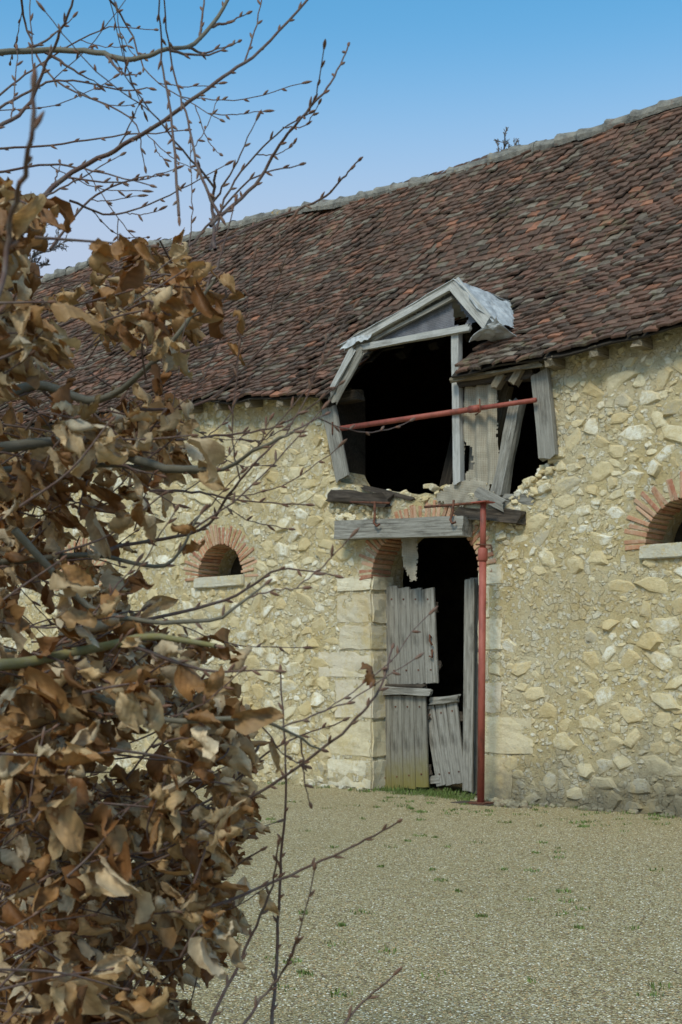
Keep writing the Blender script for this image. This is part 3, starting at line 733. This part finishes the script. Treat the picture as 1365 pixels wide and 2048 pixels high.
T([(455,2100),(520,2000),(570,1940),(592,1880)],1.9,.0028,.0014,side=.1)
T([(640,2110),(710,2020),(788,1952)],1.9,.0026,.0014,side=0)
T([(-60,905),(150,885),(330,935),(430,940)],2.2,.011,.006,col=GBk,side=.2,leaf=.15)
T([(-60,945),(200,930),(420,942),(540,885),(590,862)],2.2,.006,.0015,side=.3,leaf=.15,col=GBk)
T([(30,1060),(160,1200),(240,1236),(420,1240),(530,1170)],2.0,.0075,.0015,side=.35,leaf=.25,col=GBk)
T([(-60,1340),(130,1310),(300,1275),(430,1290)],1.9,.010,.004,side=.3,leaf=.5,col=MO)
T([(-60,1425),(60,1405),(150,1380),(330,1440),(520,1440),(640,1500)],1.95,.010,.0015,side=.3,leaf=.5,col=GBk)
T([(-60,830),(70,770),(200,800),(330,700),(430,560)],2.4,.012,.003,side=.4,leaf=.5,col=GBk)
T([(190,1110),(250,1090),(400,1060),(480,960),(560,880),(650,830)],2.3,.004,.0014,side=.2,leaf=.1)
T([(-60,1130),(60,1120),(190,1110),(330,1130),(400,1030)],2.2,.007,.002,side=.3,leaf=.2,col=GBk)
T([(250,1250),(450,1200),(560,1140),(670,1150)],2.2,.0035,.0012,side=.2,leaf=.2)
T([(300,1650),(420,1600),(560,1490),(690,1440)],2.2,.003,.0012,side=.2,leaf=.1)
T([(300,980),(400,985),(480,1000),(610,1010)],2.4,.003,.0012,side=.3)
T([(280,820),(420,800),(560,660),(660,605)],2.4,.003,.0012,side=.3,leaf=.2)
T([(300,720),(450,680),(520,640),(580,590)],2.4,.003,.0012,side=.3,leaf=.2)
T([(350,880),(450,870),(560,850),(680,770)],2.4,.0028,.001,side=.3,leaf=.1)
T([(200,2090),(330,1900),(440,1760),(520,1700)],2.2,.004,.0015,side=.3,leaf=.4)
XM=[(-.8,-.26),(.73,-.33),(.80,-.27),(.88,-.22),(1.05,-.16),(1.2,-.16),(1.35,-.18),(1.46,-.24),(1.52,-.32),(1.6,-.38),(1.68,-.38),(1.78,-.31),(1.9,-.25),(2.05,-.21),(2.18,-.22),(2.27,-.29),(2.33,-.42),(2.36,-.56),(2.42,-.75),(2.5,-.95)]
def xmax(z): return float(np.interp(z,[a for a,_ in XM],[b for _,b in XM]))
for i in range(12):
    y=random.uniform(2.9,3.6); x0=random.uniform(-1.9,-.95)*y/2.5
    pts=[Vector((x0,y,0)),Vector((x0+random.uniform(-.05,.1),y,.7)),Vector((x0+random.uniform(-.1,.15),y,1.4)),Vector((x0+random.uniform(-.1,.2),y,1.9)),Vector((x0+random.uniform(-.2,.2),y,2.2))]
    twig(pts,.016,.004,col=GBk,side=.25,leaf=.3)
cnt=0; tries=0
while cnt<1500 and tries<40000:
    tries+=1
    y=random.uniform(1.8,3.3); z=random.uniform(.5,2.6) if random.random()<.9 else random.uniform(.1,.6); zz=H+(z-H)*2.5/y
    xm=xmax(zz)*y/2.5
    if random.random()<.88: x=random.uniform(-.78*y/2.5,xm-.03)
    else: x=random.uniform(-1.9,-.7)
    if x>xm-.03: continue
    xx=x*2.5/y
    g=nz(xx*4.2+y*.25,3,zz*4.2+14)
    if 1.60<zz<1.85 and random.random()<(.9 if xx>-.55 else .5): continue
    if zz>2.15 and random.random()<.2: continue
    if g<(-.24 if zz<1.5 else -.16)+random.uniform(-.08,.08): continue
    p=Vector((x,y,z)); d=Vector((random.uniform(.1,1),random.uniform(-.6,.5),random.uniform(-.2,.7))).normalized()
    L=random.uniform(.08,.22); p0=p-d*L
    cnt+=1
    e=p
    sp=[p0,p0+d*L*.5+rv(.01),e]
    ttube(spline(sp,4),.0022,.0012,RB)
    for k in range(random.randint(3,6)):
        t=random.uniform(.4,1.0); leafspots.append((p0.lerp(e,t),(d+rv(.6)).normalized()))
    bud(e,d)
mk('branches',TV,TF,BK,hedge,TC,True)
NL,NW=12,8
uu,ww=np.meshgrid(np.linspace(0,1,NL+1),np.linspace(-1,1,NW+1),indexing='ij')
lf=[]
for i in range(NL):
    for j in range(NW):
        a=i*(NW+1)+j; lf.append((a,a+1,a+NW+2,a+NW+1))
lf=np.array(lf); AV=[];AF=[];AC=[]; base=0
lpal=[(.52,.36,.18),(.60,.46,.28),(.43,.265,.12),(.32,.165,.06),(.24,.11,.038),(.68,.56,.38),(.56,.41,.23),(.37,.205,.08),(.28,.135,.05)]
for (p,sd) in leafspots:
    if p.x>xmax(H+(p.z-H)*2.5/p.y)*p.y/2.5+.04 and random.random()<.93: continue
    if p.z>H+(2.42-H)*p.y/2.5: continue
    L=random.uniform(.050,.092); hw=L*random.uniform(.25,.33)*np.sin(np.pi*np.clip(uu,0,1)**.85)**.75*(1-.15*uu)
    roll=random.uniform(.5,2.8)*random.choice([1,1,1,-1]); curl=random.uniform(-2,3.6); fold=random.uniform(-.2,.7)
    ph=np.random.rand(6)*6.28
    a=ww*roll
    x=np.sin(a)/roll*hw; z=(1-np.cos(a))/roll*hw+np.abs(ww)*hw*fold
    vein=np.sin(2*np.pi*(uu*6-np.abs(ww)*1.3))
    z=z+.0022*vein*np.minimum(1,hw/.008)
    z=z+(.009*random.uniform(.3,1.4))*np.sin(uu*random.uniform(6,13)+ww*1.5+ph[0])*ww**2
    z=z+.004*np.sin(uu*9+ph[1])*np.sin(ww*3+ph[2]); x=x+.003*np.sin(uu*7+ph[3]+ww)*np.abs(ww)
    th=curl*uu**1.3+.45*np.sin(uu*5+ph[4])
    dl=L/NL; th1=th[:,0]; cy=np.concatenate([[0],np.cumsum(np.cos(th1[:-1])*dl)]); cz=np.concatenate([[0],np.cumsum(np.sin(th1[:-1])*dl)])
    Y=cy[:,None]-z*np.sin(th); Z=cz[:,None]+z*np.cos(th)
    tw=random.gauss(0,.9)*uu; X_=x*np.cos(tw)-Z*np.sin(tw)*.5; Z=Z*np.cos(tw)+x*np.sin(tw)
    loc=np.stack([X_,Y+.006,Z],-1).reshape(-1,3)
    d=(sd*.6+Vector((random.uniform(-.1,.5),random.gauss(0,.4),random.uniform(-1.2,.1)))).normalized()
    up_=(Vector((random.gauss(0,.7),-.5+random.gauss(0,.6),.5+random.gauss(0,.5)))); xx=d.cross(up_).normalized(); z_=xx.cross(d)
    R=np.array([xx,d,z_]); P_=loc@R+np.array(p)
    AV.append(P_); AF.append(lf+base); base+=len(P_)
    c=np.array(random.choice(lpal))*random.uniform(.75,1.15)
    shade=1-.25*np.exp(-(ww/.14)**2)-.12*np.abs(ww)+.12*vein
    AC.append(c[None]*shade.reshape(-1,1))
print('leaves',len(AV),'twigs',cnt,tries)
m=M('dry_beech_leaf',.55,.3); c=m.attr()
c=m.mix(m.ramp(m.noise(35,6,.7),[(.5,0.0),(.75,.6)]),c,(.18,.08,.03))
m.col(c); m.bump(m.noise(180,5,.6),.0015,.7)
tr=m.n.new('ShaderNodeBsdfTranslucent'); mx=m.n.new('ShaderNodeMixShader'); mx.inputs[0].default_value=.22
hs=m.mix(1.0,c,(1.0,.62,.3),'MULTIPLY'); m.L(hs,tr.inputs[0]); out=m.n['Material Output']; m.L(m.b.outputs[0],mx.inputs[1]); m.L(tr.outputs[0],mx.inputs[2]); m.L(mx.outputs[0],out.inputs[0])
mk('dry_leaves',np.concatenate(AV),np.concatenate(AF).tolist(),m.m,hedge,np.concatenate(AC),True)
# ---------- light
w=bpy.data.worlds.new('World'); S.world=w; w.use_nodes=True; nt=w.node_tree
sky=nt.nodes.new('ShaderNodeTexSky'); sky.sky_type='NISHITA'; sky.sun_disc=False
az=math.radians(205); el=math.radians(48)
sky.sun_elevation=el; sky.sun_rotation=az; sky.air_density=1.0; sky.dust_density=.6; sky.ozone_density=2.0
tint=nt.nodes.new('ShaderNodeMix'); tint.data_type='RGBA'; tint.blend_type='MULTIPLY'; tint.inputs[0].default_value=1; tint.inputs[7].default_value=(.74,1.42,1.45,1)
tc=nt.nodes.new('ShaderNodeTexCoord'); sx_=nt.nodes.new('ShaderNodeSeparateXYZ'); nt.links.new(tc.outputs['Generated'],sx_.inputs[0])
rm=nt.nodes.new('ShaderNodeMapRange'); rm.inputs['From Min'].default_value=.29; rm.inputs['From Max'].default_value=.48; rm.inputs['To Min'].default_value=.95; rm.inputs['To Max'].default_value=0; rm.interpolation_type='SMOOTHSTEP'
nt.links.new(sx_.outputs[2],rm.inputs[0])
hz=nt.nodes.new('ShaderNodeMix'); hz.data_type='RGBA'; nt.links.new(rm.outputs[0],hz.inputs[0]); hz.inputs[7].default_value=(3.4,3.95,5.0,1)
nt.links.new(sky.outputs[0],tint.inputs[6]); nt.links.new(tint.outputs[2],hz.inputs[6]); nt.links.new(hz.outputs[2],nt.nodes['Background'].inputs[0]); nt.nodes['Background'].inputs[1].default_value=.15
sl=bpy.data.lights.new('sun','SUN'); sl.energy=2.6; sl.angle=math.radians(18); sl.color=(1,.91,.74)
so=bpy.data.objects.new('sun',sl); S.collection.objects.link(so)
dv=Vector((math.sin(az)*math.cos(el),math.cos(az)*math.cos(el),math.sin(el)))
so.rotation_euler=dv.to_track_quat('Z','Y').to_euler()
cam=bpy.data.cameras.new('camera'); cam.lens=F/2048*36; cam.sensor_width=36; cam.shift_y=321/2048; cam.clip_end=2000; cam.clip_start=.05
cam.dof.use_dof=True; cam.dof.focus_distance=5.5; cam.dof.aperture_fstop=11
co=bpy.data.objects.new('camera',cam); S.collection.objects.link(co); co.location=(0,0,H); co.rotation_euler=(math.radians(90),0,0)
S.camera=co
